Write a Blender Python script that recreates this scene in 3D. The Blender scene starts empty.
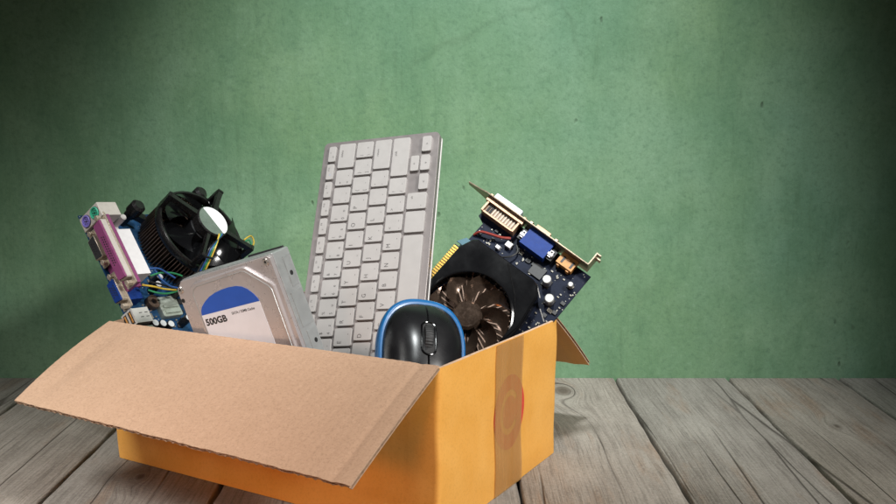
import bpy, bmesh, math, random
from mathutils import Matrix, Vector
random.seed(7)
SC = bpy.context.scene
COL = SC.collection
PI = math.pi

# ------------------------------------------------------------------ camera
F_PX, PITCH, CAM_H = 980.98, 0.1486, 0.40
cam_data = bpy.data.cameras.new('camera')
cam_data.sensor_width = 36.0
cam_data.lens = F_PX / 896.0 * 36.0
cam_data.clip_start = 0.01
cam_data.clip_end = 100
cam = bpy.data.objects.new('camera', cam_data)
COL.objects.link(cam)
cam.location = (0, 0, CAM_H)
cam.rotation_euler = (PI / 2 - PITCH, 0, 0)
SC.camera = cam
_c, _s = math.cos(PITCH), math.sin(PITCH)


def ray(px, py):
    a, b = (px - 448) / F_PX, (252 - py) / F_PX
    return Vector((a, _c + b * _s, -_s + b * _c))


CAMP = Vector((0, 0, CAM_H))


def hit(px, py, p0, n):
    r = ray(px, py)
    return CAMP + r * ((Vector(p0) - CAMP).dot(n) / r.dot(n))


def onz(px, py, z):
    return hit(px, py, (0, 0, z), Vector((0, 0, 1)))


# ------------------------------------------------------------------ materials
class N:
    """tiny node helper"""

    def __init__(self, name):
        self.m = bpy.data.materials.new(name)
        self.m.use_nodes = True
        self.t = self.m.node_tree
        self.b = self.t.nodes['Principled BSDF']
        self.out = self.t.nodes['Material Output']

    def n(self, typ, ins=None, **kw):
        nd = self.t.nodes.new(typ)
        for k, v in kw.items():
            setattr(nd, k, v)
        for k, v in (ins or {}).items():
            self.set(nd, k, v)
        return nd

    def set(self, nd, k, v):
        s = nd.inputs[k]
        if isinstance(v, bpy.types.NodeSocket):
            self.t.links.new(v, s)
        elif isinstance(v, bpy.types.Node):
            self.t.links.new(v.outputs[0], s)
        else:
            if isinstance(v, (tuple, list)) and len(v) == 3 and s.type == 'RGBA':
                v = (*v, 1)
            s.default_value = v

    def bs(self, **kw):
        for k, v in kw.items():
            self.set(self.b, k.replace('_', ' '), v)
        return self

    def math(self, op, a, b=0.0, c=0.0, clamp=False):
        nd = self.n('ShaderNodeMath', operation=op, use_clamp=clamp)
        self.set(nd, 0, a)
        self.set(nd, 1, b)
        self.set(nd, 2, c)
        return nd.outputs[0]

    def noise(self, vec, scale, detail=4, rough=.55, dist=0.0):
        nd = self.n('ShaderNodeTexNoise', {'Scale': scale, 'Detail': detail, 'Roughness': rough, 'Distortion': dist})
        if vec is not None:
            self.set(nd, 'Vector', vec)
        return nd.outputs['Fac']

    def ramp(self, fac, stops, interp='LINEAR'):
        nd = self.n('ShaderNodeValToRGB')
        nd.color_ramp.interpolation = interp
        e = nd.color_ramp.elements
        while len(e) < len(stops):
            e.new(.5)
        for el, (p, c) in zip(e, stops):
            el.position = p
            if not isinstance(c, (tuple, list)):
                c = (c, c, c)
            el.color = (*c, 1)
        self.set(nd, 'Fac', fac)
        return nd.outputs[0]

    def mix(self, fac, a, b, mode='MIX'):
        nd = self.n('ShaderNodeMix', data_type='RGBA', blend_type=mode)
        self.set(nd, 0, fac)
        self.set(nd, 6, a)
        self.set(nd, 7, b)
        return nd.outputs[2]

    def mapping(self, vec, scale=(1, 1, 1), rot=(0, 0, 0), loc=(0, 0, 0)):
        nd = self.n('ShaderNodeMapping', {'Scale': scale, 'Rotation': rot, 'Location': loc})
        self.set(nd, 'Vector', vec)
        return nd.outputs[0]

    def obj(self):
        return self.n('ShaderNodeTexCoord').outputs['Object']

    def bump(self, h, strength=.3, dist=.001):
        nd = self.n('ShaderNodeBump', {'Strength': strength, 'Distance': dist, 'Height': h})
        self.set(self.b, 'Normal', nd.outputs[0])


def plain(name, col, rough=.5, metal=0.0, spec=.5, coat=0.0, var=.12, scale=.2, bump=0.0, bscale=2.0):
    """a plain surface with slight mottling and roughness variation; coordinates are the part's own units"""
    k = N(name)
    co = k.obj()
    f = k.noise(co, scale, 5, .6)
    lo = tuple(c * (1 - var) for c in col)
    hi = tuple(min(1, c * (1 + var)) for c in col)
    k.bs(Base_Color=k.ramp(f, [(.3, lo), (.7, hi)]), Metallic=metal, Specular_IOR_Level=spec)
    f2 = k.noise(co, scale * 4, 4, .6)
    k.bs(Roughness=k.ramp(f2, [(.3, max(0, rough - .07)), (.7, min(1, rough + .07))]))
    if coat:
        k.bs(Coat_Weight=coat, Coat_Roughness=.08)
    if bump:
        k.bump(k.noise(co, bscale, 3), bump, .1)
    return k.m


M = {}
# kraft inside of the box
k = N('kraft_inside')
co = k.obj()
f1 = k.noise(co, 55, 6, .65)
f2 = k.noise(k.mapping(co, (1, 1, 1), (0, 0, .52)), 420, 3, .7)
f3 = k.noise(k.mapping(co, (12, 900, 900), (0, 0, .55)), 1, 3, .6)
base = k.mix(k.ramp(f1, [(.2, .15), (.8, .85)]), (.44, .288, .19), (.50, .333, .225))
base = k.mix(k.math('MULTIPLY', k.ramp(f2, [(.35, 1), (.5, 0)]), .42), base, (.30, .185, .118))
f4 = k.noise(co, 230, 4, .8)
base = k.mix(k.math('MULTIPLY', k.ramp(f4, [(.55, 0), (.68, 1)]), .3), base, (.62, .44, .32))
base = k.mix(k.math('MULTIPLY', k.ramp(f3, [(.62, 0), (.75, 1)]), .25), base, (.66, .47, .34))
k.bs(Base_Color=base, Roughness=.82, Specular_IOR_Level=.25)
k.bump(k.math('ADD', f1, k.math('MULTIPLY', f2, .6)), .22, .0012)
M['kraft'] = k.m
# printed outside of the box
k = N('orange_kraft_outside')
co = k.obj()
f1 = k.noise(co, 22, 6, .6)
f2 = k.noise(co, 380, 3, .7)
f3 = k.noise(k.mapping(co, (130, 130, 6), (0, 0, .52)), 1, 3, .5)
base = k.mix(k.ramp(f1, [(.3, 0), (.7, 1)]), (.79, .375, .062), (.86, .445, .10))
base = k.mix(k.math('MULTIPLY', k.ramp(f2, [(.36, 1), (.5, 0)]), .2), base, (.55, .22, .035))
base = k.mix(k.math('MULTIPLY', k.ramp(f3, [(.55, 0), (.72, 1)]), .12), base, (.88, .48, .13))
k.bs(Base_Color=base, Roughness=.55, Specular_IOR_Level=.45)
k.bump(k.math('ADD', k.math('MULTIPLY', f3, .9), k.math('MULTIPLY', f2, .5)), .16, .0012)
M['outer'] = k.m
M['flute'] = plain('corrugated_paper', (.36, .235, .15), .9, scale=200, var=.3)
M['torn'] = plain('torn_paper_edge', (.5, .34, .23), .9, scale=150, var=.25)
k = N('red_print')
co = k.obj()
f = k.noise(co, 300, 4, .7)
k.bs(Base_Color=k.ramp(f, [(.3, (.60, .035, .03)), (.75, (.72, .07, .045))]), Roughness=.55)
M['red'] = k.m
k = N('packing_tape')
co = k.obj()
f = k.noise(k.mapping(co, (60, 60, 8)), 1, 4, .6)
k.bs(Base_Color=k.ramp(f, [(.3, (.50, .27, .085)), (.7, (.60, .34, .12))]), Roughness=.42, Specular_IOR_Level=.4)
tr = k.n('ShaderNodeBsdfTransparent')
ms = k.n('ShaderNodeMixShader', {'Fac': k.ramp(f, [(.3, .36), (.7, .48)])})
k.t.links.new(tr.outputs[0], ms.inputs[1])
k.t.links.new(k.b.outputs[0], ms.inputs[2])
k.t.links.new(ms.outputs[0], k.out.inputs['Surface'])
M['tape'] = k.m

M['key'] = plain('white_key_plastic', (.36, .335, .32), .5, scale=.08, var=.04, bump=.03)
M['legend'] = plain('grey_key_print', (.045, .04, .04), .6)
M['alu'] = plain('anodised_aluminium', (.25, .222, .215), .45, .5, scale=.03, var=.05, bump=.03, bscale=6)
M['white_plastic'] = plain('white_plastic', (.6, .57, .55), .4, scale=.05, var=.04)
M['blue_mark'] = plain('blue_status_print', (.25, .33, .55), .5)  # blue marks on the function keys

# brushed / cast metals
M['hdd_cover'] = plain('satin_drive_cover', (.60, .555, .55), .30, .5, scale=.02, var=.04)
M['hdd_cast'] = plain('cast_aluminium', (.46, .475, .47), .42, .55, scale=.05, var=.08, bump=.03, bscale=2)
M['steel'] = plain('bright_steel', (.62, .59, .56), .3, .9, scale=.3, var=.1)
M['darkhole'] = plain('dark_recess', (.012, .012, .012), .7)
M['blue_label'] = plain('blue_label_print', (.022, .105, .52), .38, scale=.1, var=.06)
M['white_label'] = plain('white_label_paper', (.84, .85, .90), .42, scale=.1, var=.03)
M['ink'] = plain('black_ink', (.02, .02, .022), .5)

# boards
def board(name, a, b, trace):
    k = N(name)
    co = k.obj()
    f = k.noise(co, .12, 5, .6)
    base = k.mix(f, a, b)
    br = k.n('ShaderNodeTexBrick', {'Vector': k.mapping(co, (1, 1, 1), (0, 0, .785)), 'Scale': .55, 'Mortar Size': .03, 'Brick Width': .9, 'Row Height': .35,
                                    'Color1': (0, 0, 0), 'Color2': (0, 0, 0), 'Mortar': (1, 1, 1)}, offset=.37)
    msk = k.math('MULTIPLY', br.outputs[0], k.ramp(k.noise(co, .09, 2), [(.46, 0), (.54, 1)]))
    base = k.mix(k.math('MULTIPLY', msk, .55), base, trace)
    vo = k.n('ShaderNodeTexVoronoi', {'Vector': co, 'Scale': .33})
    dots = k.ramp(vo.outputs['Distance'], [(.12, 1), (.17, 0)])
    base = k.mix(k.math('MULTIPLY', dots, k.ramp(k.noise(co, .2, 1), [(.5, 0), (.56, 1)])), base, (.5, .48, .4))
    k.bs(Base_Color=base, Roughness=.5, Specular_IOR_Level=.12)
    return k.m


M['pcb_blue'] = board('blue_circuit_board', (.007, .030, .085), (.016, .065, .15), (.08, .17, .24))
M['pcb_navy'] = board('navy_circuit_board', (.003, .005, .014), (.006, .010, .025), (.03, .04, .08))
M['beige'] = plain('beige_port_plastic', (.56, .52, .47), .5, scale=.2, var=.06)
M['cream'] = plain('cream_port_plastic', (.76, .73, .74), .45, scale=.2, var=.04)
M['mint'] = plain('green_port_plastic', (.05, .42, .26), .4)
M['violet'] = plain('violet_port_plastic', (.22, .18, .55), .4)
M['pink'] = plain('magenta_port_plastic', (.25, .06, .165), .42, scale=.2)
M['cyanblue'] = plain('blue_port_plastic', (.009, .036, .19), .5, spec=.2, scale=.2)
M['usbsteel'] = plain('matte_steel', (.62, .60, .57), .45, .3, scale=.1, var=.06)
M['cap_top'] = plain('capacitor_lid', (.72, .72, .74), .35, .3, scale=.2, var=.05)
M['brass'] = plain('nickel_brass_shell', (.50, .43, .345), .36, .5, scale=.3, var=.1)
M['gold'] = plain('gold_contacts', (.80, .47, .10), .3, .8, scale=.3)
M['bracket'] = plain('zinc_bracket', (.36, .28, .205), .36, .8, scale=.1, var=.15)
M['orange_plastic'] = plain('amber_port_plastic', (.50, .23, .06), .45, scale=.3, var=.2)
M['blackp'] = plain('black_plastic', (.011, .010, .010), .27, spec=.5, scale=.1, var=.3)
M['blackg'] = plain('glossy_black_plastic', (.004, .004, .0045), .13, spec=.45, scale=.006, var=.1)
M['blackm'] = plain('satin_black_plastic', (.009, .009, .010), .27, spec=.5, scale=.01, var=.05)
M['rubber'] = plain('dark_rubber', (.018, .018, .019), .6)
M['fin'] = plain('bronze_dark_fins', (.22, .15, .115), .42, .7, scale=.1, var=.2)
M['smoke'] = plain('smoked_fan_plastic', (.10, .068, .05), .16, .7, spec=.5, scale=.1, var=.3)
M['chip'] = plain('chip_package', (.03, .03, .032), .5, scale=.5)
M['smd'] = plain('tinned_component', (.27, .25, .21), .4, .3, scale=.8, var=.3)
M['capwhite'] = plain('capacitor_can', (.62, .61, .59), .3, .7, scale=.3)
M['greychip'] = plain('pale_heat_spreader', (.42, .46, .40), .42, .4, scale=.15, var=.2)
M['mirror_label'] = plain('grey_foil_label', (.42, .44, .43), .25, .8, scale=.1)
M['white_foil'] = plain('white_foil_label', (.85, .85, .85), .3, .1, scale=.1, var=.02)
M['mouse_blue'] = plain('blue_rim_plastic', (.008, .11, .30), .32, scale=.05, var=.06)
for nm, c in dict(yellow=(.60, .40, .05), green=(.03, .22, .09), blue=(.03, .09, .28), black=(.012, .012, .012), red=(.24, .03, .02)).items():
    M['wire_' + nm] = plain(nm + '_wire', c, .4, scale=.3)


# ------------------------------------------------------------------ mesh builder
class MB:
    def __init__(self):
        self.v, self.f, self.mi = [], [], []

    def add(self, verts, faces, mat=0, M4=None):
        o = len(self.v)
        for p in verts:
            p = Vector(p)
            self.v.append(M4 @ p if M4 else p)
        for f in faces:
            self.f.append([i + o for i in f])
            self.mi.append(mat)

    def box(self, x0, x1, y0, y1, z0, z1, mat=0, M4=None):
        v = [(x, y, z) for z in (z0, z1) for y in (y0, y1) for x in (x0, x1)]
        f = [(0, 2, 3, 1), (4, 5, 7, 6), (0, 1, 5, 4), (2, 6, 7, 3), (0, 4, 6, 2), (1, 3, 7, 5)]
        self.add(v, f, mat, M4)

    def loft(self, rings, mat=0, cap0=True, cap1=True, M4=None, closed=True):
        n = len(rings[0])
        v = [p for r in rings for p in r]
        f = []
        for a in range(len(rings) - 1):
            for i in range(n if closed else n - 1):
                j = (i + 1) % n
                f.append((a * n + i, a * n + j, (a + 1) * n + j, (a + 1) * n + i))
        if cap0:
            f.append(tuple(reversed(range(n))))
        if cap1:
            f.append(tuple((len(rings) - 1) * n + i for i in range(n)))
        self.add(v, f, mat, M4)

    def prism(self, pts, z0, z1, bev=0.0, mat=0, M4=None, botbev=False):
        """pts counter-clockwise outline, extruded, with a chamfered top edge"""
        rings = []
        if botbev and bev:
            rings.append([(x, y, z0) for x, y in inset(pts, bev)])
            rings.append([(x, y, z0 + bev) for x, y in pts])
        else:
            rings.append([(x, y, z0) for x, y in pts])
        if bev:
            rings.append([(x, y, z1 - bev) for x, y in pts])
            i1 = inset(pts, bev * .3)
            rings.append([(x, y, z1 - bev * .3) for x, y in i1])
            rings.append([(x, y, z1) for x, y in inset(pts, bev)])
        else:
            rings.append([(x, y, z1) for x, y in pts])
        self.loft(rings, mat, M4=M4)

    def cyl(self, r, z0, z1, n=32, mat=0, M4=None, bev=0.0, r2=None):
        r2 = r if r2 is None else r2
        ang = [2 * PI * i / n for i in range(n)]
        rings = [[(r * math.cos(a), r * math.sin(a), z0) for a in ang]]
        if bev:
            rings.append([(r2 * math.cos(a), r2 * math.sin(a), z1 - bev) for a in ang])
            rings.append([((r2 - bev) * math.cos(a), (r2 - bev) * math.sin(a), z1) for a in ang])
        else:
            rings.append([(r2 * math.cos(a), r2 * math.sin(a), z1) for a in ang])
        self.loft(rings, mat, M4=M4)

    def lathe(self, prof, n=64, mat=0, M4=None):
        """closed profile of (r, z) revolved about z"""
        m = len(prof)
        v, f = [], []
        for i in range(n):
            a = 2 * PI * i / n
            for r, z in prof:
                v.append((r * math.cos(a), r * math.sin(a), z))
        for i in range(n):
            j = (i + 1) % n
            for q in range(m):
                w = (q + 1) % m
                f.append((i * m + q, j * m + q, j * m + w, i * m + w))
        self.add(v, f, mat, M4)

    def tube(self, path, r, n=8, mat=0, sub=6):
        pts = [Vector(p) for p in path]
        if sub > 1 and len(pts) > 2:
            q = []
            for i in range(len(pts) - 1):
                p0, p1, p2, p3 = pts[max(i - 1, 0)], pts[i], pts[i + 1], pts[min(i + 2, len(pts) - 1)]
                for s in range(sub):
                    t = s / sub
                    q.append(.5 * ((2 * p1) + (p2 - p0) * t + (2 * p0 - 5 * p1 + 4 * p2 - p3) * t * t + (3 * p1 - p0 - 3 * p2 + p3) * t ** 3))
            q.append(pts[-1])
            pts = q
        rings = []
        up = Vector((.13, .29, .95))
        for i, p in enumerate(pts):
            d = (pts[min(i + 1, len(pts) - 1)] - pts[max(i - 1, 0)]).normalized()
            a = d.cross(up).normalized()
            b = a.cross(d)
            rings.append([p + r * (math.cos(2 * PI * k / n) * a + math.sin(2 * PI * k / n) * b) for k in range(n)])
        self.loft(rings, mat)

    def slab(self, P, nu, nv, t, m_top=0, m_bot=0, m_edge=0):
        """P(u, v) -> (point, normal); closed sheet of thickness t below the surface"""
        top, bot = [], []
        for j in range(nv + 1):
            for i in range(nu + 1):
                p, n = P(i / nu, j / nv)
                top.append(p)
                bot.append(p - n * t)
        w = nu + 1
        o = len(top)
        self.add(top + bot, [])
        base = len(self.v) - 2 * o

        def fa(ids, m):
            self.f.append([base + i for i in ids])
            self.mi.append(m)
        for j in range(nv):
            for i in range(nu):
                a = j * w + i
                fa((a, a + 1, a + w + 1, a + w), m_top)
                fa((o + a, o + a + w, o + a + w + 1, o + a + 1), m_bot)
        for i in range(nu):
            fa((i, o + i, o + i + 1, i + 1), m_edge)
            a = nv * w + i
            fa((a, a + 1, o + a + 1, o + a), m_edge)
        for j in range(nv):
            a = j * w
            fa((a, a + w, o + a + w, o + a), m_edge)
            a = j * w + nu
            fa((a, o + a, o + a + w, a + w), m_edge)

    def mesh(self, name, mats, smooth=35):
        me = bpy.data.meshes.new(name)
        me.from_pydata([tuple(p) for p in self.v], [], self.f)
        for m in mats:
            me.materials.append(m)
        me.polygons.foreach_set('material_index', self.mi)
        me.update()
        if smooth:
            me.polygons.foreach_set('use_smooth', [True] * len(self.f))
            me.set_sharp_from_angle(angle=math.radians(smooth))
        return me

    def build(self, name, mats, parent=None, smooth=35, fix=True):
        if not isinstance(mats, (list, tuple)):
            mats = [mats]
        me = self.mesh(name, mats, smooth)
        if fix:
            bm = bmesh.new()
            bm.from_mesh(me)
            bmesh.ops.recalc_face_normals(bm, faces=bm.faces)
            bm.to_mesh(me)
            bm.free()
        o = bpy.data.objects.new(name, me)
        COL.objects.link(o)
        if parent is not None:
            o.parent = parent
        return o


def inset(pts, d):
    n = len(pts)
    r = []
    for i in range(n):
        p0, p1, p2 = Vector(pts[i - 1]), Vector(pts[i]), Vector(pts[(i + 1) % n])
        e1, e2 = (p1 - p0).normalized(), (p2 - p1).normalized()
        n1, n2 = Vector((-e1.y, e1.x)), Vector((-e2.y, e2.x))
        b = n1 + n2
        b = b / max(b.length_squared, .2) * 2
        q = p1 + b * d * .5 * 1.0
        r.append((q.x, q.y))
    return r


def rrect(x0, x1, y0, y1, r, n=4):
    pts = []
    for cx, cy, a0 in ((x1 - r, y0 + r, -PI / 2), (x1 - r, y1 - r, 0), (x0 + r, y1 - r, PI / 2), (x0 + r, y0 + r, PI)):
        for i in range(n + 1):
            a = a0 + PI / 2 * i / n
            pts.append((cx + r * math.cos(a), cy + r * math.sin(a)))
    return pts


def T3(x, y, z):
    return Matrix.Translation((x, y, z))


def RX(a):
    return Matrix.Rotation(a, 4, 'X')


def RY(a):
    return Matrix.Rotation(a, 4, 'Y')


def RZ(a):
    return Matrix.Rotation(a, 4, 'Z')


_tc = {}


def text_geo(s, size, bold=0.0):
    key = (s, size, bold)
    if key in _tc:
        return _tc[key]
    cu = bpy.data.curves.new('text', 'FONT')
    cu.body = s
    cu.size = size
    cu.offset = bold
    cu.resolution_u = 3
    o = bpy.data.objects.new('text', cu)
    COL.objects.link(o)
    dg = bpy.context.evaluated_depsgraph_get()
    me = bpy.data.meshes.new_from_object(o.evaluated_get(dg))
    g = ([tuple(v.co) for v in me.vertices], [tuple(p.vertices) for p in me.polygons])
    bpy.data.objects.remove(o)
    bpy.data.curves.remove(cu)
    bpy.data.meshes.remove(me)
    _tc[key] = g
    return g


def tag(o, label, cat):
    o['label'] = label
    o['category'] = cat
    return o


def structure(o):
    o['kind'] = 'structure'
    return o


def root(name, R, T, S, label, cat):
    o = bpy.data.objects.new(name, None)
    o.empty_display_size = .02
    COL.objects.link(o)
    m = Matrix((R[0], R[1], R[2])).to_4x4()
    o.matrix_world = Matrix.Translation(T) @ m @ Matrix.Scale(S * .001, 4)
    tag(o, label, cat)
    return o


class Frame:
    """turns a viewed direction into the thing's own millimetres on the plane z = h"""

    def __init__(self, R, T, S):
        self.R, self.T, self.S = Matrix((R[0], R[1], R[2])), Vector(T), S * .001

    def L(self, px, py, h=0.0):
        n = self.R.col[2]
        p = hit(px, py, self.T + n * h * self.S, n)
        q = self.R.transposed() @ (p - self.T) / self.S
        return (q.x, q.y, h)


# ------------------------------------------------------------------ wall
WALL_Y = 1.4104
k = N('green_painted_plaster')
co = k.obj()
big = k.noise(co, 2.2, 4, .6)
mid = k.noise(k.mapping(co, (1, 1, .55)), 9, 7, .66)
fine = k.noise(co, 110, 6, .75)
streak = k.noise(k.mapping(co, (26, 1, 2.2)), 1, 6, .62, .6)
base = k.mix(k.ramp(big, [(.32, 0), (.68, 1)]), (.20, .325, .165), (.168, .312, .205))
base = k.mix(k.math('MULTIPLY', k.ramp(mid, [(.36, 1), (.54, 0)]), .48), base, (.10, .215, .115))
base = k.mix(k.math('MULTIPLY', k.ramp(mid, [(.5, 0), (.7, 1)]), .42), base, (.255, .40, .26))
base = k.mix(k.math('MULTIPLY', k.ramp(streak, [(.50, 0), (.70, 1)]), .15), base, (.085, .175, .095))
cloud = k.noise(co, 4.6, 6, .6, .4)
base = k.mix(k.math('MULTIPLY', k.ramp(cloud, [(.36, 1), (.54, 0)]), .34), base, (.11, .235, .12))
base = k.mix(k.math('MULTIPLY', k.ramp(cloud, [(.52, 0), (.70, 1)]), .30), base, (.245, .37, .225))
base = k.mix(k.math('MULTIPLY', k.ramp(fine, [(.34, 1), (.48, 0)]), .42), base, (.09, .18, .105))
base = k.mix(k.math('MULTIPLY', k.ramp(fine, [(.56, 0), (.7, 1)]), .30), base, (.30, .45, .31))
scr = k.noise(k.mapping(co, (120, 1, 11)), 1, 5, .7, .3)
base = k.mix(k.math('MULTIPLY', k.math('MULTIPLY', k.ramp(scr, [(.55, 0), (.66, 1)]), k.ramp(mid, [(.4, 1), (.6, .15)])), .26), base, (.08, .15, .075))
grit = k.noise(co, 320, 4, .8)
base = k.mix(k.math('MULTIPLY', k.ramp(grit, [(.36, 1), (.5, 0)]), .32), base, (.10, .19, .11))
# pits and scuffs, thin cracks
vo = k.n('ShaderNodeTexVoronoi', {'Vector': k.mapping(k.mix(.02, co, k.n('ShaderNodeTexNoise', {'Scale': 30.0, 'Vector': co}).outputs['Color']), (38, 38, 19)), 'Scale': 1.0})
pit = k.math('MULTIPLY', k.ramp(vo.outputs['Distance'], [(.04, 1), (.11, 0)]), k.ramp(k.noise(co, 4.5, 3), [(.53, 0), (.6, 1)]))
base = k.mix(k.math('MULTIPLY', pit, .5), base, (.045, .07, .042))
vc = k.n('ShaderNodeTexVoronoi', {'Vector': k.mapping(k.mix(.09, co, k.n('ShaderNodeTexNoise', {'Scale': 5.0, 'Detail': 6.0, 'Vector': co}).outputs['Color']), (3.1, 3.1, 1.5)), 'Scale': 1.0}, feature='DISTANCE_TO_EDGE')
crack = k.math('MULTIPLY', k.ramp(vc.outputs['Distance'], [(.0015, 1), (.009, 0)]), k.ramp(k.noise(co, 3.1, 4), [(.52, 0), (.6, 1)]))
base = k.mix(k.math('MULTIPLY', crack, .2), base, (.055, .10, .05))
k.bs(Base_Color=base, Roughness=k.ramp(mid, [(.3, .62), (.7, .8)]), Specular_IOR_Level=.3)
k.bump(k.math('ADD', k.math('MULTIPLY', mid, 1.4), k.math('ADD', k.math('MULTIPLY', fine, .35), k.math('MULTIPLY', pit, -.8))), .40, .004)
M['wall'] = k.m
mb = MB()
mb.box(-3, 3, WALL_Y, WALL_Y + .12, -.05, 2.6)
wall = structure(mb.build('wall', M['wall'], smooth=0))
wall['label'] = 'worn green painted plaster wall behind the cardboard box'

# ------------------------------------------------------------------ floor of weathered boards
k = N('weathered_boards')
at = k.n('ShaderNodeAttribute', attribute_name='board')
pid = at.outputs['Fac']
co = k.obj()
sep = k.n('ShaderNodeSeparateXYZ', {'Vector': co})
X, Y = sep.outputs[0], sep.outputs[1]
knots = [(.163, 1.345, .05), (-.335, 1.02, .022), (.33, .80, .02), (.49, 1.19, .018), (-.15, .70, .02), (.66, 1.0, .03)]
gx = X
msum = None
for (kx, ky, ks) in knots:
    dx = k.math('DIVIDE', k.math('SUBTRACT', X, kx), ks * .62)
    dy = k.math('DIVIDE', k.math('SUBTRACT', Y, ky), ks * 1.25)
    d2 = k.math('ADD', k.math('MULTIPLY', dx, dx), k.math('MULTIPLY', dy, dy))
    w = k.math('POWER', 2.718, k.math('MULTIPLY', d2, -.55))
    r = k.math('MULTIPLY', k.math('SQRT', d2), ks * .8)
    # grain lines bend round the knot
    gx = k.n('ShaderNodeMix', {0: w, 2: gx, 3: k.math('ADD', r, kx)}).outputs[0]
    core = k.ramp(d2, [(.02, 1), (.16, 0)])
    msum = core if msum is None else k.math('MAXIMUM', msum, core)
warp = k.math('MULTIPLY', k.math('SUBTRACT', k.noise(k.n('ShaderNodeCombineXYZ', {'X': k.math('MULTIPLY', X, 5.0), 'Y': k.math('MULTIPLY', Y, 3.2), 'Z': pid}), 1, 3, .5),.5), .014)
gx = k.math('ADD', gx, warp)
vec = k.n('ShaderNodeCombineXYZ', {'X': gx, 'Y': Y, 'Z': k.math('MULTIPLY', pid, 9.0)}).outputs[0]
g1 = k.noise(k.mapping(vec, (150, 5, 1)), 1, 7, .68)
g2 = k.noise(k.mapping(vec, (520, 14, 1)), 1, 5, .7)
g3 = k.noise(k.mapping(vec, (34, 2.2, 1)), 1, 5, .6)
blot = k.noise(k.mapping(vec, (14, 9, 1)), 1, 6, .65)
tone = k.noise(k.n('ShaderNodeCombineXYZ', {'X': pid, 'Y': 3.3, 'Z': .5}), 3.7, 0)
speck = k.noise(k.mapping(vec, (420, 190, 1)), 1, 3, .8)
base = k.mix(k.ramp(g3, [(.3, 0), (.7, 1)]), (.205, .187, .166), (.30, .278, .25))
base = k.mix(k.ramp(blot, [(.42, 0), (.68, .62)]), base, (.37, .345, .31))
base = k.mix(k.math('MULTIPLY', k.ramp(k.noise(k.mapping(vec, (30, 6, 1), loc=(3, 1, 7)), 1, 5, .6), [(.54, 0), (.7, 1)]), .45), base, (.24, .135, .07))
base = k.mix(k.math('MULTIPLY', k.ramp(g1, [(.32, 1), (.50, 0)]), .42), base, (.10, .085, .072))
base = k.mix(k.math('MULTIPLY', k.ramp(g2, [(.36, 1), (.5, 0)]), .5), base, (.085, .074, .063))
base = k.mix(k.math('MULTIPLY', k.ramp(g2, [(.55, 0), (.7, 1)]), .22), base, (.40, .37, .335))
base = k.mix(k.math('MULTIPLY', k.ramp(speck, [(.56, 0), (.70, 1)]), .38), base, (.12, .105, .09))
iso = k.noise(co, 260, 5, .8)
base = k.mix(k.math('MULTIPLY', k.ramp(iso, [(.53, 0), (.66, 1)]), .42), base, (.43, .41, .385))
base = k.mix(k.math('MULTIPLY', k.ramp(iso, [(.34, 1), (.47, 0)]), .42), base, (.12, .105, .09))
# long drying cracks along the grain
ck = k.n('ShaderNodeTexVoronoi', {'Vector': k.mapping(vec, (17, .8, 1)), 'Scale': 1.0, 'Randomness': 1.0}, feature='DISTANCE_TO_EDGE', voronoi_dimensions='2D')
crk = k.math('MULTIPLY', k.ramp(ck.outputs['Distance'], [(.004, 1), (.022, 0)]), k.ramp(k.noise(k.mapping(vec, (9, 2.5, 1)), 1, 3), [(.44, 0), (.56, 1)]))
base = k.mix(k.math('MULTIPLY', crk, .75), base, (.035, .027, .022))
base = k.mix(k.math('MULTIPLY', msum, .75), base, (.05, .035, .026))
bri = k.ramp(tone, [(.3, (.80, .84, .86)), (.7, (1.06, 1.02, .98))])
base = k.mix(1.0, base, bri, 'MULTIPLY')
k.bs(Base_Color=base, Roughness=k.ramp(g1, [(.3, .85), (.7, .68)]), Specular_IOR_Level=.25)
hgt = k.math('ADD', k.math('MULTIPLY', g1, .8), k.math('ADD', k.math('MULTIPLY', g2, .5), k.math('MULTIPLY', crk, -1.2)))
k.bump(k.math('ADD', hgt, k.math('MULTIPLY', iso, .4)), .5, .003)
M['wood'] = k.m
M['gap'] = plain('dark_gap', (.02, .017, .014), .9)
gx0 = [-.588, -.4165, -.242, -.0805, .0755, .2475, .4145, .578]
edges = list(gx0)
while edges[0] > -2.6:
    edges.insert(0, edges[0] - random.uniform(.158, .174))
while edges[-1] < 2.6:
    edges.append(edges[-1] + random.uniform(.158, .174))
mb = MB()
bid = []
NY = 150
Y0, Y1 = -.9, WALL_Y - .0005


def wob(seed, y):
    return .0007 * math.sin(y * 9 + seed) + .0004 * math.sin(y * 31 + seed * 2.3) + .0004 * math.sin(y * 83 + seed * 5)


for b in range(len(edges) - 1):
    n0 = len(mb.v)
    rings = []
    for j in range(NY + 1):
        y = Y0 + (Y1 - Y0) * j / NY
        a = edges[b] + .0017 + wob(b * 1.7, y) + random.uniform(-.0003, .0003)
        c = edges[b + 1] - .0017 + wob(b * 1.7 + 40, y) + random.uniform(-.0003, .0003)
        sag = .0007 * math.sin(y * 3 + b)
        rings.append([(a, y, -.02), (a, y, -.0035), (a + .0010, y, -.0012), (a + .0025, y, sag * .2), (c - .0025, y, sag * .2),
                      (c - .0010, y, -.0012), (c, y, -.0035), (c, y, -.02)])
    mb.loft(rings, 0, closed=True)
    bid += [b] * (len(mb.v) - n0)
n0 = len(mb.v)
mb.box(-3, 3, Y0, Y1, -.06, -.021, 1)
bid += [0] * (len(mb.v) - n0)
floor = structure(mb.build('floor', [M['wood'], M['gap']], smooth=50))
floor['label'] = 'weathered grey wooden boards under the cardboard box'
att = floor.data.attributes.new('board', 'FLOAT', 'POINT')
att.data.foreach_set('value', [float((v * 0.6180339 * 7) % 5) for v in bid])

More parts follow.
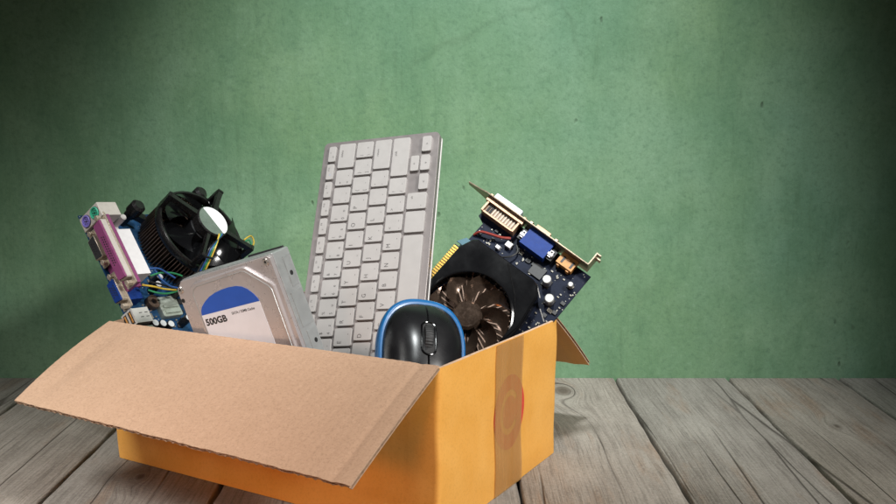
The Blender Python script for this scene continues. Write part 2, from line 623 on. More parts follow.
# ------------------------------------------------------------------ cardboard box
HB = .162
A, B, C = onz(118, 457.5, 0), onz(438, 542, 0), onz(555, 452, 0)
At, Bt, Ct = onz(108, 322.5, HB), onz(440, 368, HB), onz(558, 318.5, HB)
SKEW = Vector((-.04, .012, 0))
D, Dt = A + C - B + SKEW, At + Ct - Bt + SKEW
box = bpy.data.objects.new('cardboard_box', None)
COL.objects.link(box)
tag(box, 'open orange cardboard box full of old computer parts, standing on the wooden boards', 'box')


def outline(q, r, ins=0.0, z=0.0):
    """rounded quad through the four plan corners (counter-clockwise B, C, D, A), inset by ins"""
    pts = [(p.x, p.y) for p in q]
    pts = inset(pts, ins) if ins else pts
    res = []
    n = len(pts)
    for i in range(n):
        p0, p1, p2 = Vector(pts[i - 1]), Vector(pts[i]), Vector(pts[(i + 1) % n])
        a = p1 + (p0 - p1).normalized() * r
        b = p1 + (p2 - p1).normalized() * r
        for s in range(5):
            t = s / 4
            res.append((1 - t) ** 2 * a + 2 * t * (1 - t) * p1 + t * t * b)
        for s in range(1, 14):
            t = s / 14
            nx = p2 + (p1 - p2).normalized() * r
            res.append(b.lerp(nx, t))
    return [(p.x, p.y, z) for p in res]


def wobble(p, amp=.0006):
    x, y, z = p
    return (x + amp * math.sin(z * 40 + x * 23) + amp * .6 * math.sin(z * 90 + y * 31), y + amp * math.sin(z * 37 + x * 29 + 1), z)


mb = MB()
TH = .0045
NZ = 14
outer, inner = [], []
for j in range(NZ + 1):
    t = j / NZ
    q = [a.lerp(b, t) for a, b in zip((B, C, D, A), (Bt, Ct, Dt, At))]
    z = t * HB
    outer.append([wobble(p) if 0 < j else p for p in outline(q, .0055, 0, max(z, .0005))])
    inner.append([wobble(p) for p in outline(q, .003, TH, max(z, .005))])
# rim with torn, slightly uneven paper edge
top_o, top_i = outer[-1], inner[-1]
rim_o = [(x, y, z - .0006 + random.uniform(-.0004, .0004)) for x, y, z in top_o]
outer[-1] = rim_o
mb.loft(outer, 0, cap0=True, cap1=False)
mb.loft(inner, 1, cap0=True, cap1=False)
n = len(top_o)
o = len(mb.v)
mb.add(rim_o + top_i, [(i, (i + 1) % n, n + (i + 1) % n, n + i) for i in range(n)], 2)
mb.build('carton_wall', [M['outer'], M['kraft'], M['torn']], box, smooth=40)

# flaps: two liners with a fluted sheet between
def flap(name, H0, H1, E0, E1, sag, left_curve=0.0, half=None):
    """hinge H0->H1, outer edge E0->E1; the inside of the box is the upper side"""
    T = .0046
    mb = MB()
    up = (H1 - H0).cross(E0 - H0).normalized()
    if up.z < 0:
        up = -up
    span = (H1 - H0).length
    ns = [random.uniform(-1, 1) for _ in range(64)]

    def edge_noise(u):
        f = u * 62
        i = int(f)
        return ns[i % 64] * (1 - (f - i)) + ns[(i + 1) % 64] * (f - i)

    def surf(u, v, off=0.0, rag=0.0):
        h = H0.lerp(H1, u)
        e = E0.lerp(E1, u)
        vv = v + rag * edge_noise(u) * (v ** 8)
        p = h.lerp(e, vv)
        p = p + up * (sag * math.sin(min(vv, 1) * PI) * (1 - .3 * u) - off)
        if left_curve:
            p = p + (H0 - H1).normalized() * left_curve * math.sin(vv * PI) * (1 - u) ** 6
            p = p - up * .003 * math.sin(PI * vv) * math.exp(-((u - .06) / .03) ** 2)
        # faint flute lines telegraphing through the liner
        p = p + up * .00016 * math.sin(u * span / .0088 * 2 * PI)
        # creased strip at the ends
        p = p - up * .0009 * math.exp(-((u - .955) / .012) ** 2)
        return p
    mb.slab(lambda u, v: (surf(u, v, 0, .004), up), 150, 24, .0007, 0, 3, 2)
    mb.slab(lambda u, v: (surf(u, v * .993, T - .0007, .008), up), 150, 24, .0007, 3, 1, 2)

    def fl(u, v):
        w = math.sin(u * span / .0088 * 2 * PI)
        return surf(u, v * 1.0, T * .5 - .00045 - w * (T * .5 - .0011)), up
    mb.slab(fl, 480, 12, .0008, 3, 3, 3)
    return mb.build(name, [M['kraft'], M['outer'], M['torn'], M['flute']], box, smooth=40)


lv = (Bt - At).normalized()
ov = Vector((-math.sin(.5222), -math.cos(.5222), 0))
H0 = At + Vector((0, 0, .002)) + lv * .002
H1 = Bt + Vector((0, 0, .002)) - lv * .001
E0 = hit(14.3, 400.4, At, lv)
E1 = hit(350.5, 485.8, Bt, lv)
flap('flap', H0, H1, E0, E1, .0015, .004)
lb = (Dt - Ct).normalized()
Hb0 = Ct + Vector((0, 0, .002)) + lb * .001
Hb1 = Dt + Vector((0, 0, .002))
Eb0 = hit(590, 362, Ct, lb)
Eb1 = Eb0 + (Dt - Ct)
flap('flap', Hb1, Hb0, Eb1, Eb0, .002)

# printed emblem and tape on the right face
fn = (C - B).cross(Vector((0, 0, 1))).normalized()
if fn.y > 0:
    fn = -fn
n_r = ((C - B).cross(Bt - B)).normalized()
if n_r.dot(CAMP - B) < 0:
    n_r = -n_r
ex = (C - B).normalized()
ez = n_r.cross(ex)
if ez.z < 0:
    ez = -ez


LEN_R = (C - B).length


def fpt(a, b, off):
    u, v = a / LEN_R, b / ((Bt - B).dot(ez))
    p = B.lerp(C, u).lerp(Bt.lerp(Ct, u), v)
    p = Vector(wobble(p))
    return p + n_r * off


def look(p):
    d = p.y * _c - (p.z - CAM_H) * _s
    u = p.y * _s + (p.z - CAM_H) * _c
    return 448 + F_PX * p.x / d, 252 - F_PX * u / d


def face(px, py):
    # where on the (slightly warped) right panel a sight line lands
    a, b = .12, .08
    for _ in range(30):
        q = look(fpt(a, b, 0))
        e = 1e-4
        qa, qb = look(fpt(a + e, b, 0)), look(fpt(a, b + e, 0))
        m = Matrix((((qa[0] - q[0]) / e, (qb[0] - q[0]) / e), ((qa[1] - q[1]) / e, (qb[1] - q[1]) / e)))
        d = m.inverted() @ Vector((px - q[0], py - q[1]))
        a += d.x * .8
        b += d.y * .8
    return a, b


c0 = face(509, 412)
rr_ = ((face(524, 410)[0] - face(494.5, 414)[0]) / 2)
rv_ = (face(509, 375.5)[1] - face(509, 449)[1]) / 2


def ell(r, a):
    return c0[0] + r * rr_ * math.cos(a), c0[1] + r * rv_ * math.sin(a)


mb = MB()
NA = 72
OFF = .0006
for (ra, rb, a0, a1) in ((.60, 1.0, 0, 2 * PI), (0.0001, .44, 0, 2 * PI), (.44, .60, -.62, .62)):
    ring = []
    m = NA if a1 - a0 > 3 else 16
    for i in range(m + 1):
        a = a0 + (a1 - a0) * i / m
        ring.append((ell(ra, a), ell(rb, a)))
    v = []
    for (i0, i1) in ring:
        v += [fpt(*i0, OFF), fpt(*i1, OFF)]
    mb.add(v, [(2 * i, 2 * i + 1, 2 * i + 3, 2 * i + 2) for i in range(m)])
mb.build('printed_emblem', M['red'], box, smooth=0)
tl, tr = face(495.5, 356)[0], face(522.5, 350)[0]
HT = (Bt - B).dot(ez)
mb = MB()


def tape(u, v):
    a = tl + (tr - tl) * u
    return fpt(a, .0006 + (HT - .0016) * v, OFF + .0007 + .0002 * math.sin(v * 17) * math.sin(u * 3)), n_r


mb.slab(tape, 6, 40, .00015)
mb.build('packing_tape', M['tape'], box, smooth=60)

# ------------------------------------------------------------------ keyboard
KR = [[0.9442019688375771, 0.07231361506263101, -0.32133064453894966], [-0.31080704517698376, 0.5184925893180853, -0.7965955156103879],
      [0.10900285643778185, 0.8520188823604796, 0.5120373046855116]]
KS = 1.25
kt = CAMP + KS * (Vector((-0.11112520299971021, 0.9670582188606144, 0.36184878226742484)) - CAMP)
kb = root('keyboard', KR, kt, KS, 'slim silver keyboard with white keys standing on end in the cardboard box', 'keyboard')
mb = MB()
mb.prism(rrect(-12, 108.6, -279, 3.6, 5, 6), -9, -2.2, .8, botbev=True)
mb.build('case', M['alu'], kb)
mb = MB()
mb.prism(rrect(-12.1, 108.75, -279.3, 3.2, 5.5, 6), -12, -9.05, .8, botbev=True)
mb.build('base', M['white_plastic'], kb)
mb = MB()
mb.prism(rrect(-12.9, -11.2, -62, -56, .6), -8.4, -5.5, .3)
mb.build('side_button', M['blackp'], kb)


def key(x0, x1, y0, y1, legends):
    mb = MB()
    g = 1.1
    mb.prism(rrect(x0 + g, x1 - g, y0 + g, y1 - g, 1.5, 4), -2.3, .5, .5)
    ob = mb.build('key', [M['key'], M['legend'], M['blue_mark']], kb)
    # print joins the key's own mesh
    if legends:
        lb = MB()
        for (s, size, fx, fy, mi) in legends:
            gv, gf = text_geo(s, size)
            # text runs up the photo (+y) and its top faces -x
            ox = x0 + g + (x1 - x0 - 2 * g) * fx
            oy = y0 + g + (y1 - y0 - 2 * g) * fy
            lb.add(gv, gf, mi, T3(ox, oy, .54) @ RZ(PI / 2))
        me = lb.mesh('print', [M['key'], M['legend'], M['blue_mark']], 0)
        bm = bmesh.new()
        bm.from_mesh(ob.data)
        bm.from_mesh(me)
        bm.to_mesh(ob.data)
        bm.free()
        bpy.data.meshes.remove(me)
    return ob


def column(xc, w, spec):
    y = 0.0
    for (units, leg) in spec:
        h = units * 19.0
        if leg is not None:
            key(xc - w / 2, xc + w / 2, y - h, y, leg)
        y -= h


def let(s):
    return [(s, 5.6, .44, .12, 1), ('-', 4.5, .86, .60, 1)]


def two(a, b, c='-'):
    return [(a, 4.2, .40, .10, 1), (b, 4.2, .85, .10, 1), (c, 4.2, .85, .55, 1)]


def word(s):
    return [(s, 3.1, .28, .95 - .085 * len(s), 1)]


fsy = ['', 'F12', 'F11', 'F10', 'F9', 'F8', 'F7', 'F6', 'F5', 'F4', 'F3', 'F2', 'F1', 'esc']
y = 0.0
for i, s in enumerate(fsy):
    yc = -11 - 19.35 * i
    key(-5.9, 3.7, yc - 9.5, yc + 9.5, [(s or '^', 2.6, .45, .55, 1), ('*' if i % 3 else 'o', 3.4, .80, .25, 2 if i in (1, 9) else 1)])
column(14.6, 19, [(1.5, word('delete')), (1, two('+', '=')), (1, two('_', '-')), (1, two(')', '0', 'o')), (1, two('(', '9', 'a')), (1, two('*', '8', 'n')), (1, two('&', '7', 's')),
                  (1, two('^', '6', 'e')), (1, two('%', '5', 'u')), (1, two('$', '4', 'z')), (1, two('#', '3')), (1, two('@', '2')), (1, two('!', '1')), (1, two('~', '`'))])
column(33.6, 19, [(1, two('|', '\\', '"')), (1, two('}', ']')), (1, two('{', '['))] + [(1, let(c)) for c in 'POIUYTREWQ'] + [(1.5, word('tab'))])
column(52.6, 19, [(1.75, word('return')), (1, two('"', "'")), (1, two(':', ';'))] + [(1, let(c)) for c in 'LKJHGFDSA'] + [(1.75, word('caps'))])
column(71.6, 19, [(2.25, word('shift')), (1, two('?', '/')), (1, two('>', '.')), (1, two('<', ','))] + [(1, let(c)) for c in 'MNBVCXZ'] + [(2.25, word('shift'))])
arrow = lambda s: [(s, 4.2, .72, .40, 1)]
key(91.6, 102.8, -19, -.6, arrow('>'))
key(91.6, 102.8, -39, -20.6, arrow('v'))
key(81.6, 91.9, -39, -20.6, arrow('^'))
key(91.6, 102.8, -59, -40.6, arrow('<'))
key(81.6, 102.8, -79, -60, [('alt', 3.0, .30, .62, 1), ('-', 4, .80, .15, 1)])
key(81.6, 102.8, -102.5, -79, [])
key(81.6, 102.8, -198, -103, [])
for i in range(4):
    key(81.6, 102.8, -217.5 - 19 * i, -198.5 - 19 * i, word(['cmd', 'alt', 'ctrl', 'fn'][i]))

# ------------------------------------------------------------------ hard drive
HR = [[0.8501763649039838, -0.3188786455868531, -0.4189469631675853], [-0.44145154721408775, 0.0018889898858296256, -0.8972831009104648],
      [0.28691580650242315, 0.9477936701128075, -0.13916349691337404]]


def ortho(R):
    m = Matrix((R[0], R[1], R[2]))
    x, yv = m.col[0].normalized(), m.col[1]
    yv = (yv - x * x.dot(yv)).normalized()
    z = x.cross(yv)
    return [[x[i], yv[i], z[i]] for i in range(3)]


HR = ortho(HR)
HT_ = (-0.2892, 1.015, 0.2165)
HS = 1.3093
hd = root('hard_drive', HR, HT_, HS, 'silver hard drive with blue and white label leaning in the box beside the keyboard', 'hard drive')
mb = MB()
body = [(0, -120), (101.6, -120), (101.6, -1), (100.6, 0), (7, -.8), (0, -7)]
mb.prism(body, -24, -3.6, .5, botbev=True)
# cast ledges and ribs on the sides
for y0, y1, z0, z1 in ((-30, -6, -22, -13), (-62, -34, -23, -7.5), (-112, -66, -22, -10)):
    mb.box(101.5, 102.1, y0, y1, z0, z1)
for x0, x1 in ((20, 46), (54, 88)):
    mb.box(x0, x1, -1, -.2, -20, -10)
mb.build('casing', M['hdd_cast'], hd)
mb = MB()
mb.prism([(1, -119), (100.9, -119), (100.9, -2.5), (98, -.8), (8, -1.4), (1, -8)], -3.5, 0, .8)
# embossed plateau
pl = [(14.5, -113), (96, -113), (97.2, -24), (95.2, -20.6), (77.5, -4.6), (73.5, -3.2), (22, -5.4), (17, -7.6), (14.4, -12.5)]
mb.prism(pl, -.2, 2.4, 2.0)
pl2 = [(17, -111), (93.2, -111), (94.0, -26), (92.2, -22.6), (75.4, -7.8), (72, -6.6), (24, -8.6), (20, -10.2), (17.6, -14.4)]
cv = mb.build('cover', M['hdd_cover'], hd, smooth=25)
# a groove around the recessed label field
mb = MB()
mb.tube([(x, yv, 2.35) for x, yv in pl2] + [(pl2[0][0], pl2[0][1], 2.35)], .42, 6, sub=1)
mb.build('cover_groove', M['hdd_cast'], hd)


def arc_label(z):
    p = [(18.6, -32.2), (19.6, -28.5), (22.2, -25.2), (26.5, -22.2), (33, -19), (39.5, -17.2), (46, -16.2), (54, -15.8), (62, -16.3), (67.5, -18), (72, -21), (76, -25.6), (78.2, -29.5), (79, -32.2)]
    return [(x, yv) for x, yv in p]


ar = arc_label(0)
mb = MB()
mb.prism([(18.2, -106), (79.4, -106), (79, -32.25), (18.6, -32.25)], 2.41, 2.62, 0)
lab = mb.build('label', M['white_label'], hd)
mb = MB()
mb.prism(list(reversed(ar)), 2.41, 2.63, 0)
mb.build('label_header', M['blue_label'], lab)
mb = MB()
gv, gf = text_geo('500GB', 7.6, .30)
w = max(p[0] for p in gv)
mb.add(gv, gf, 0, T3(20.0, -41.2, 2.68) @ Matrix.Diagonal((22.3 / w, .98, 1, 1)))
mb.build('capacity_print', M['ink'], lab, smooth=0, fix=False)
mb = MB()
gv, gf = text_geo('SATA / 32MB Cache', 3.0, .07)
w = max(p[0] for p in gv)
mb.add(gv, gf, 0, T3(48.6, -37.4, 2.68) @ Matrix.Diagonal((23.5 / w, .95, 1, 1)))
mb.build('interface_print', M['ink'], lab, smooth=0, fix=False)
for (x, yv) in ((4.6, -8.2), (95.8, -4.9)):
    mb = MB()
    mb.cyl(2.9, -.4, .9, 20, 0, T3(x, yv, 0), .5)
    s_ = mb.build('screw', M['steel'], hd)
    mb = MB()
    mb.cyl(1.1, .9, .95, 6, 0, T3(x, yv, 0))
    mb.build('screw_socket', M['darkhole'], s_)
for (x, yv) in ((3.2, -17.2),):
    mb = MB()
    mb.cyl(1.8, -.2, .06, 20, 0, T3(x, yv, 0))
    mb.build('screw_hole', M['darkhole'], hd)
for (yv, z) in ((-20, -17), (-76, -17)):
    mb = MB()
    mb.cyl(2.0, 102.05, 102.2, 18, 0, T3(0, yv, z) @ RY(PI / 2))
    mb.build('screw_hole', M['darkhole'], hd)
mb = MB()
mb.prism([(2, -119), (98, -119), (98, -.5), (2, -.5)], -25.6, -24.05, .2)
mb.box(62, 97, -.8, 1.2, -25.4, -23.2)
mb.build('circuit_board', M['chip'], hd)

# ------------------------------------------------------------------ motherboard
BR = [[0.5226517369973125, -0.4826738551568626, 0.7027525249771103], [0.8488355299919356, 0.3714385262775898, -0.37618036128969046],
      [-0.07945693699735663, 0.7931326312444499, 0.6038437086020304]]
BR = ortho(BR)
BT = (-0.3602224052059716, 1.09, 0.1517963137407688)
BS = 1.22
mo = root('motherboard', BR, BT, BS, 'blue motherboard with colourful rear ports and round black fan beside the drive', 'motherboard')
fb = Frame(BR, BT, BS)
mb = MB()
mb.prism([(-1, -88), (142, -88), (142, 124), (-1, 124)], -1.6, 0, .15)
mb.build('circuit_board', M['pcb_blue'], mo)


def part(name, mat, parent, fn_, **kw):
    mb = MB()
    fn_(mb)
    return mb.build(name, mat, parent, **kw)


# round keyboard and mouse sockets
ps = part('round_port_block', M['beige'], mo, lambda m: (m.box(-2.5, 20, 104.2, 119, .1, 30.5), m.box(-1.8, 19.5, 104.6, 118.6, -1, .1)))
bv = ps.modifiers.new('bevel', 'BEVEL')
bv.width = .6
bv.segments = 2
for z, mt in ((8.2, 'violet'), (22.6, 'mint')):
    FM = T3(-2.5, 111.6, z) @ RY(-PI / 2)
    so = part('round_socket', M[mt], ps, lambda m: m.lathe([(4.4, 0), (5.9, 0), (5.9, 1.0), (5.3, 1.4), (4.4, 1.2)], 40, 0, FM))
    part('socket_face', M[mt], so, lambda m: m.cyl(4.4, 0, .35, 32, 0, FM))

    def pins(m):
        for a in (0, 60, 120, 180, 240, 300):
            r = 2.7
            m.cyl(.55, .34, .5, 8, 0, FM @ T3(r * math.cos(math.radians(a + 30)), r * math.sin(math.radians(a + 30)), 0))
        m.box(-1.1, 1.1, -.7, .7, .34, .55, 0, FM)
    part('socket_holes', M['darkhole'], so, pins)
    part('socket_rim', M['darkhole'], so, lambda m: m.lathe([(5.9, 0), (6.3, 0), (6.3, .3), (5.9, .3)], 40, 0, FM))


def dshell(y0, y1, z0, z1, sl=1.6):
    """D outline in the (y, z) plane"""
    return [(y0 + sl, z0), (y1 - sl, z0), (y1, z1 - 1), (y1 - 1, z1), (y0 + 1, z1), (y0, z1 - 1)]


def yz(pts, x0, x1, m, mat=0, bev=0):
    # local (a, b, c) -> (x = -c, y = -a?, z = b): keep y to the right of the viewer at the ports
    Mx = Matrix(((0, 0, -1, 0), (1, 0, 0, 0), (0, 1, 0, 0), (0, 0, 0, 1)))
    m.prism(pts, -x1, -x0, bev, mat, Mx)


def hexnut(m, y, z, x0=-6, x1=0, r=2.9, mat=0):
    m.cyl(r, -x1, -x0, 6, mat, T3(0, y, z) @ Matrix(((0, 0, -1, 0), (1, 0, 0, 0), (0, 1, 0, 0), (0, 0, 0, 1))), .4)
    m.cyl(r * .55, -x0, -x0 + .1, 12, mat, T3(0, y, z) @ Matrix(((0, 0, -1, 0), (1, 0, 0, 0), (0, 1, 0, 0), (0, 0, 0, 1))))


def dport(name, ya, yb, z0, z1, shell_mat, face_mat, rows, ncol, body_mat, deep=16, holes='darkhole', shellx=-6.2, facex=-6.6):
    yc = (ya + yb) / 2
    p = part(name, body_mat, mo, lambda m: m.box(.6, deep, ya + 3, yb - 3, z0, z1))
    part('flange', M['brass'], p, lambda m: yz(rrect(ya - 3.5, yb + 3.5, z0 - .3, z1 + .4, 1.5), -.9, .5, m, 0, .2))
    D = dshell(ya + 4, yb - 4, z0 + .9, z1 - .9)
    part('metal_shell', shell_mat, p, lambda m: yz(D, shellx, -.9, m, 0, .4))
    part('port_face', face_mat, p, lambda m: yz(inset(D, 1.5), facex, shellx + .1, m, 0, .15))

    def hl(m):
        for r in range(rows):
            for c in range(ncol - (r % 2)):
                y = yc + (c - (ncol - 1 - (r % 2)) / 2) * 2.55
                z = (z0 + z1) / 2 + (r - (rows - 1) / 2) * 2.6
                m.cyl(.85, 0, .06, 8, 0, T3(facex + .02, y, z) @ RY(-PI / 2))
    part('contacts', M[holes], p, hl, smooth=0)
    for y in (ya, yb):
        part('jack_screw', M['brass'], p, lambda m: hexnut(m, y, (z0 + z1) / 2))
    return p


dport('serial_port', 66, 98, .6, 13.2, M['brass'], M['chip'], 2, 5, M['blackp'])
dport('monitor_port', 18, 50, .6, 13.2, M['brass'], M['cyanblue'], 3, 5, M['cyanblue'], facex=-8.0)
lp = dport('parallel_port', 32.5, 104.5, 17.4, 31, M['beige'], M['pink'], 2, 13, M['pink'], deep=4.5, facex=-8.4)
part('port_housing', M['cream'], lp, lambda m: m.box(4.6, 20.5, 37, 87, 15, 31.6))
part('port_body', M['pink'], lp, lambda m: (m.box(3.0, 19.0, 33, 101, 1, 14.9), m.box(.7, 4.4, 29, 104.5, 12, 31.4)))

# stacked usb sockets
ub = part('usb_port', M['usbsteel'], mo, lambda m: (m.box(-5.4, 13, -5, 10.2, 0, 15.6), m.box(-6.2, -5.4, -5.4, 10.6, -.2, 15.9)))
for z in (4.0, 11.4):
    so = part('usb_slot', M['darkhole'], ub, lambda m: m.box(-6.36, -6.21, -3.6, 8.8, z - 2.3, z + 2.3))
    part('usb_tongue', M['orange_plastic'], so, lambda m: m.box(-6.9, -6.38, -2.6, 7.8, z - .2, z + 1.2))
for i, (a, b) in enumerate(((1, 4.5), (7.5, 11))):
    part('spring_slot', M['darkhole'], ub, lambda m: m.box(a, b, .2, .9, 15.61, 15.7))
    part('spring_slot', M['darkhole'], ub, lambda m: m.box(a, b, 4.6, 5.3, 15.61, 15.7))
part('network_port', M['steel'], mo, lambda m: (m.box(-5.4, 15, -24, -8, 0, 13.0), m.box(-5.6, -5.41, -22, -10, 3, 11)))

for (x, y) in ((16, -6.6), (24.6, -8.2), (33.4, -10), (41, 34), (47, 42), (58, -6)):
    cp = part('capacitor', M['blackp'], mo, lambda m: m.cyl(4.1, 0, 14.0, 24, 0, T3(x, y, 0), .6))
    part('capacitor_top', M['cap_top'], cp, lambda m: m.cyl(3.3, 14.01, 14.25, 24, 0, T3(x, y, 0), .1))
part('chip_cover', M['greychip'], mo, lambda m: (m.prism(rrect(38, 62, 2, 24, 2), 0, 6, .8), m.box(41, 59, 5, 8, 6, 7.5), m.box(41, 59, 11, 14, 6, 7.5)))
for i in range(46):
    x, y = random.uniform(21, 68), random.uniform(-40, 66)
    if 36 < x < 64 and 0 < y < 26:
        continue
    w, h = random.choice(((2, 1.2), (3.2, 1.6), (1.6, 3), (4, 3), (6, 6), (5, 3)))
    dark = w > 3 and random.random() < .6
    part('chip' if dark else 'resistor', M['chip' if dark else 'smd'], mo, lambda m: m.box(x, x + w, y, y + h, 0, 1.2 if not dark else 1.7))
part('coil', M['fin'], mo, lambda m: m.lathe([(3, 0), (7, 0), (7.4, 2), (7, 6), (3, 6), (2.6, 3)], 32, 0, T3(34, 20, 0)))
part('power_socket', M['cream'], mo, lambda m: m.box(22, 27, 90, 103, 0, 12))
part('heat_post', M['white_plastic'], mo, lambda m: m.cyl(3.2, 0, 27, 20, 0, T3(25.5, 104.5, 0), 1))

# the cooler
CX, CY = 102, 76


def fins(m):
    m.cyl(21, 1, 31, 48, 0, T3(CX, CY, 0))
    NF = 84
    for i in range(NF):
        a = 2 * PI * i / NF
        Mx = T3(CX, CY, 0) @ RZ(a)
        pts = []
        for s in range(6):
            r = 20 + 29.3 * s / 5
            pts.append((r, 3.2 * math.sin(s / 5 * 1.3)))
        v, f = [], []
        for (px, py) in pts:
            for z in (2.0, 30.5):
                v += [(px, py - .38, z), (px, py + .38, z)]
        for s in range(5):
            b, c = s * 4, s * 4 + 4
            f += [(b, c, c + 2, b + 2), (b + 1, b + 3, c + 3, c + 1), (b + 2, c + 2, c + 3, b + 3), (b, b + 1, c + 1, c)]
        f.append((20, 21, 23, 22))
        m.add(v, f, 0, Mx)


part('heat_sink', M['fin'], mo, fins, smooth=30)
CM = T3(CX, CY, 0)


def frame(m):
    m.lathe([(46.8, 31.5), (50.0, 31.5), (50.4, 32), (50.4, 38.5), (49.6, 40), (47.6, 40), (46.8, 39)], 96, 0, CM)
    m.cyl(18.2, 49, 58.8, 48, 0, CM, 1.2)
    for a in (48, 138, 228, 318):
        Mx = CM @ RZ(math.radians(a)) @ Matrix.Diagonal((1, .55 if a == 228 else .9, 1, 1))
        # arm: rises from the ring and reaches in to the hub
        m.loft([[(50.5, -4.5, 38), (50.5, 4.5, 38), (45.5, 4.5, 38), (45.5, -4.5, 38)],
                [(51.5, -4.2, 52), (51.5, 4.2, 52), (46.5, 4.0, 52), (46.5, -4.0, 52)],
                [(52, -3.6, 57.5), (52, 3.6, 57.5), (49, 3.4, 58.6), (49, -3.4, 58.6)]], 0, M4=Mx)
        m.loft([[(17, -3.6, 51), (17, 3.6, 51), (17, 3.2, 57.2), (17, -3.2, 57.2)],
                [(36, -2.8, 52), (36, 2.8, 52), (36, 2.5, 57.4), (36, -2.5, 57.4)],
                [(51.6, -3.4, 52), (51.6, 3.4, 52), (51.6, 3.2, 58.0), (51.6, -3.2, 58.0)]], 0, M4=Mx)


fr = part('fan_frame', M['blackp'], mo, frame, smooth=40)
fan = part('fan_hub', M['blackm'], mo, lambda m: m.cyl(18.6, 33, 48.5, 48, 0, CM, 2))


def blade(m, a, r0, r1, z0, z1, sweep, wide, mat=0, C_=CM, n=8, th=.7, pw=1.25):
    Mx = C_ @ RZ(a)

    def P(u, v):
        r = r0 + (r1 - r0) * v
        ww = wide * (1 + .25 * v)
        ph = (u - .5) * ww + sweep * v * v
        z = z0 + (z1 - z0) * (u ** pw) * (1 - .12 * v)
        p = Vector((r * math.cos(ph), r * math.sin(ph), z))
        nn = Vector((-math.sin(ph) * -.6, math.cos(ph) * -.6, .8)).normalized()
        return Mx @ p, (Mx.to_3x3() @ nn)
    m.slab(P, n, n, th)


for i in range(7):
    part('fan_blade', M['blackg'], fan, lambda m: blade(m, 2 * PI * i / 7 + .35, 18, 44.6, 34, 49.0, .26, .84), smooth=60)
# round sticker, half white half foil
def half(m, a0, a1):
    pts = [(16.9 * math.cos(a0 + (a1 - a0) * i / 32), 16.9 * math.sin(a0 + (a1 - a0) * i / 32)) for i in range(33)]
    m.prism(pts, 58.85, 59.0, 0, 0, CM)


SA = math.atan2(57.8 - 93.4, 108 - 96.6)
part('hub_label', M['white_foil'], fr, lambda m: half(m, SA, SA + PI), smooth=0)
part('hub_label', M['mirror_label'], fr, lambda m: half(m, SA - PI, SA), smooth=0)
for (a, r) in ((146, 68), (232, 66), (322, 66), (56, 66)):
    x, y = CX + r * math.cos(math.radians(a)), CY + r * math.sin(math.radians(a))
    pp = part('push_pin', M['blackp'], mo, lambda m: (m.cyl(4.2, 0, 20, 20, 0, T3(x, y, 0)), m.cyl(7.4, 20, 33, 28, 0, T3(x, y, 0), 2.5), m.cyl(5.5, 13, 20, 20, 0, T3(x, y, 0))))
    part('pin_arm', M['blackp'], pp, lambda m: m.box(-14, 2, -3.4, 3.4, 14, 21, 0, T3(x, y, 0) @ RZ(math.radians(a))))
# fan leads
cols = ['yellow', 'green', 'blue', 'black']
for i, c in enumerate(cols):
    d = (i - 1.5)
    pa = [(CX + 3 + d * 2.2, CY - 15, 57.5), (CX - 2 + d * 1.6, CY - 19, 60)]
    pa.append(tuple(Vector(fb.L(213 - d * 1.7, 247, 58))))
    pa.append(tuple(Vector(fb.L(208.5 - d * 1.9, 257, 52))))
    pa.append(tuple(Vector(fb.L(204 - d * 2.1, 266, 46))))
    pa.append(tuple(Vector(fb.L(199 - d * 2.3, 276, 38))))
    part('fan_lead', M['wire_' + c], mo, lambda m: m.tube(pa, .95))
part('cable_tie', M['blackp'], mo, lambda m: m.tube([fb.L(202, 255, 55), fb.L(207, 257, 57), fb.L(213, 258.5, 55)], 1.3))
loops = [('blue', [(147, 269), (158, 268.5), (167, 273), (175, 278)], 30), ('green', [(150, 276), (160, 273), (172, 273), (182, 276)], 27),
         ('yellow', [(142, 285), (153, 286.5), (164, 289), (176, 290)], 24), ('green', [(148, 290), (158, 293), (168, 293.5), (178, 291)], 22),
         ('blue', [(155, 270), (161, 279), (170, 286), (178, 288)], 26), ('black', [(150, 282), (160, 284), (170, 287), (180, 285)], 23)]
for c, ps_, z in loops:
    part('fan_lead', M['wire_' + c], mo, lambda m: m.tube([fb.L(px, py, z + 2 * math.sin(i * 1.7)) for i, (px, py) in enumerate(ps_)], .95))
for c, ps_ in (('yellow', [(244, 240), (251, 236), (254, 243), (250, 249)]), ('green', [(242, 244), (249, 240), (252, 247)])):
    part('fan_lead', M['wire_' + c], mo, lambda m: m.tube([fb.L(px, py, 32) for px, py in ps_], .9))

# ------------------------------------------------------------------ graphics card
GR = ortho([[0.7618488354522694, 0.6420004970188526, -0.08614936881700033], [-0.38596865014451864, 0.34311091080022993, -0.856331188265063],
            [-0.5202062600792492, 0.6856458741342962, 0.5091907130505992]])
GT = (0.05776609894232981, 1.1569190786720418, 0.29318200194116945)
GS = 1.22
gc = root('graphics_card', GR, GT, GS, 'dark graphics card with black fan shroud and metal bracket behind the mouse', 'graphics card')
fg = Frame(GR, GT, GS)
mb = MB()
mb.prism([(4, -150), (121, -150), (121, -10.5), (-1, -10.5), (-1, -26.5), (7.5, -30.5), (7, -52), (3, -56), (3, -60), (4.5, -60), (4.5, -63), (0, -63), (0, -129), (4, -131)], -1.6, 0, .15)
mb.build('circuit_board', M['pcb_navy'], gc)
mb = MB()
for i in range(24):
    y = -64.2 - i * 2.72
    mb.box(.3, 9.2, y - 1.85, y, .01, .16)
    mb.box(-.25, .0, y - 1.85, y, -1.3, .12)
mb.build('edge_contact', M['gold'], gc, smooth=0)
part('board_tab', plain('teal_mask', (.02, .10, .14), .4), gc, lambda m: m.prism([(-.6, -60), (10, -60), (10, -51.5), (4.5, -51.5)], -1.7, .12, .1))

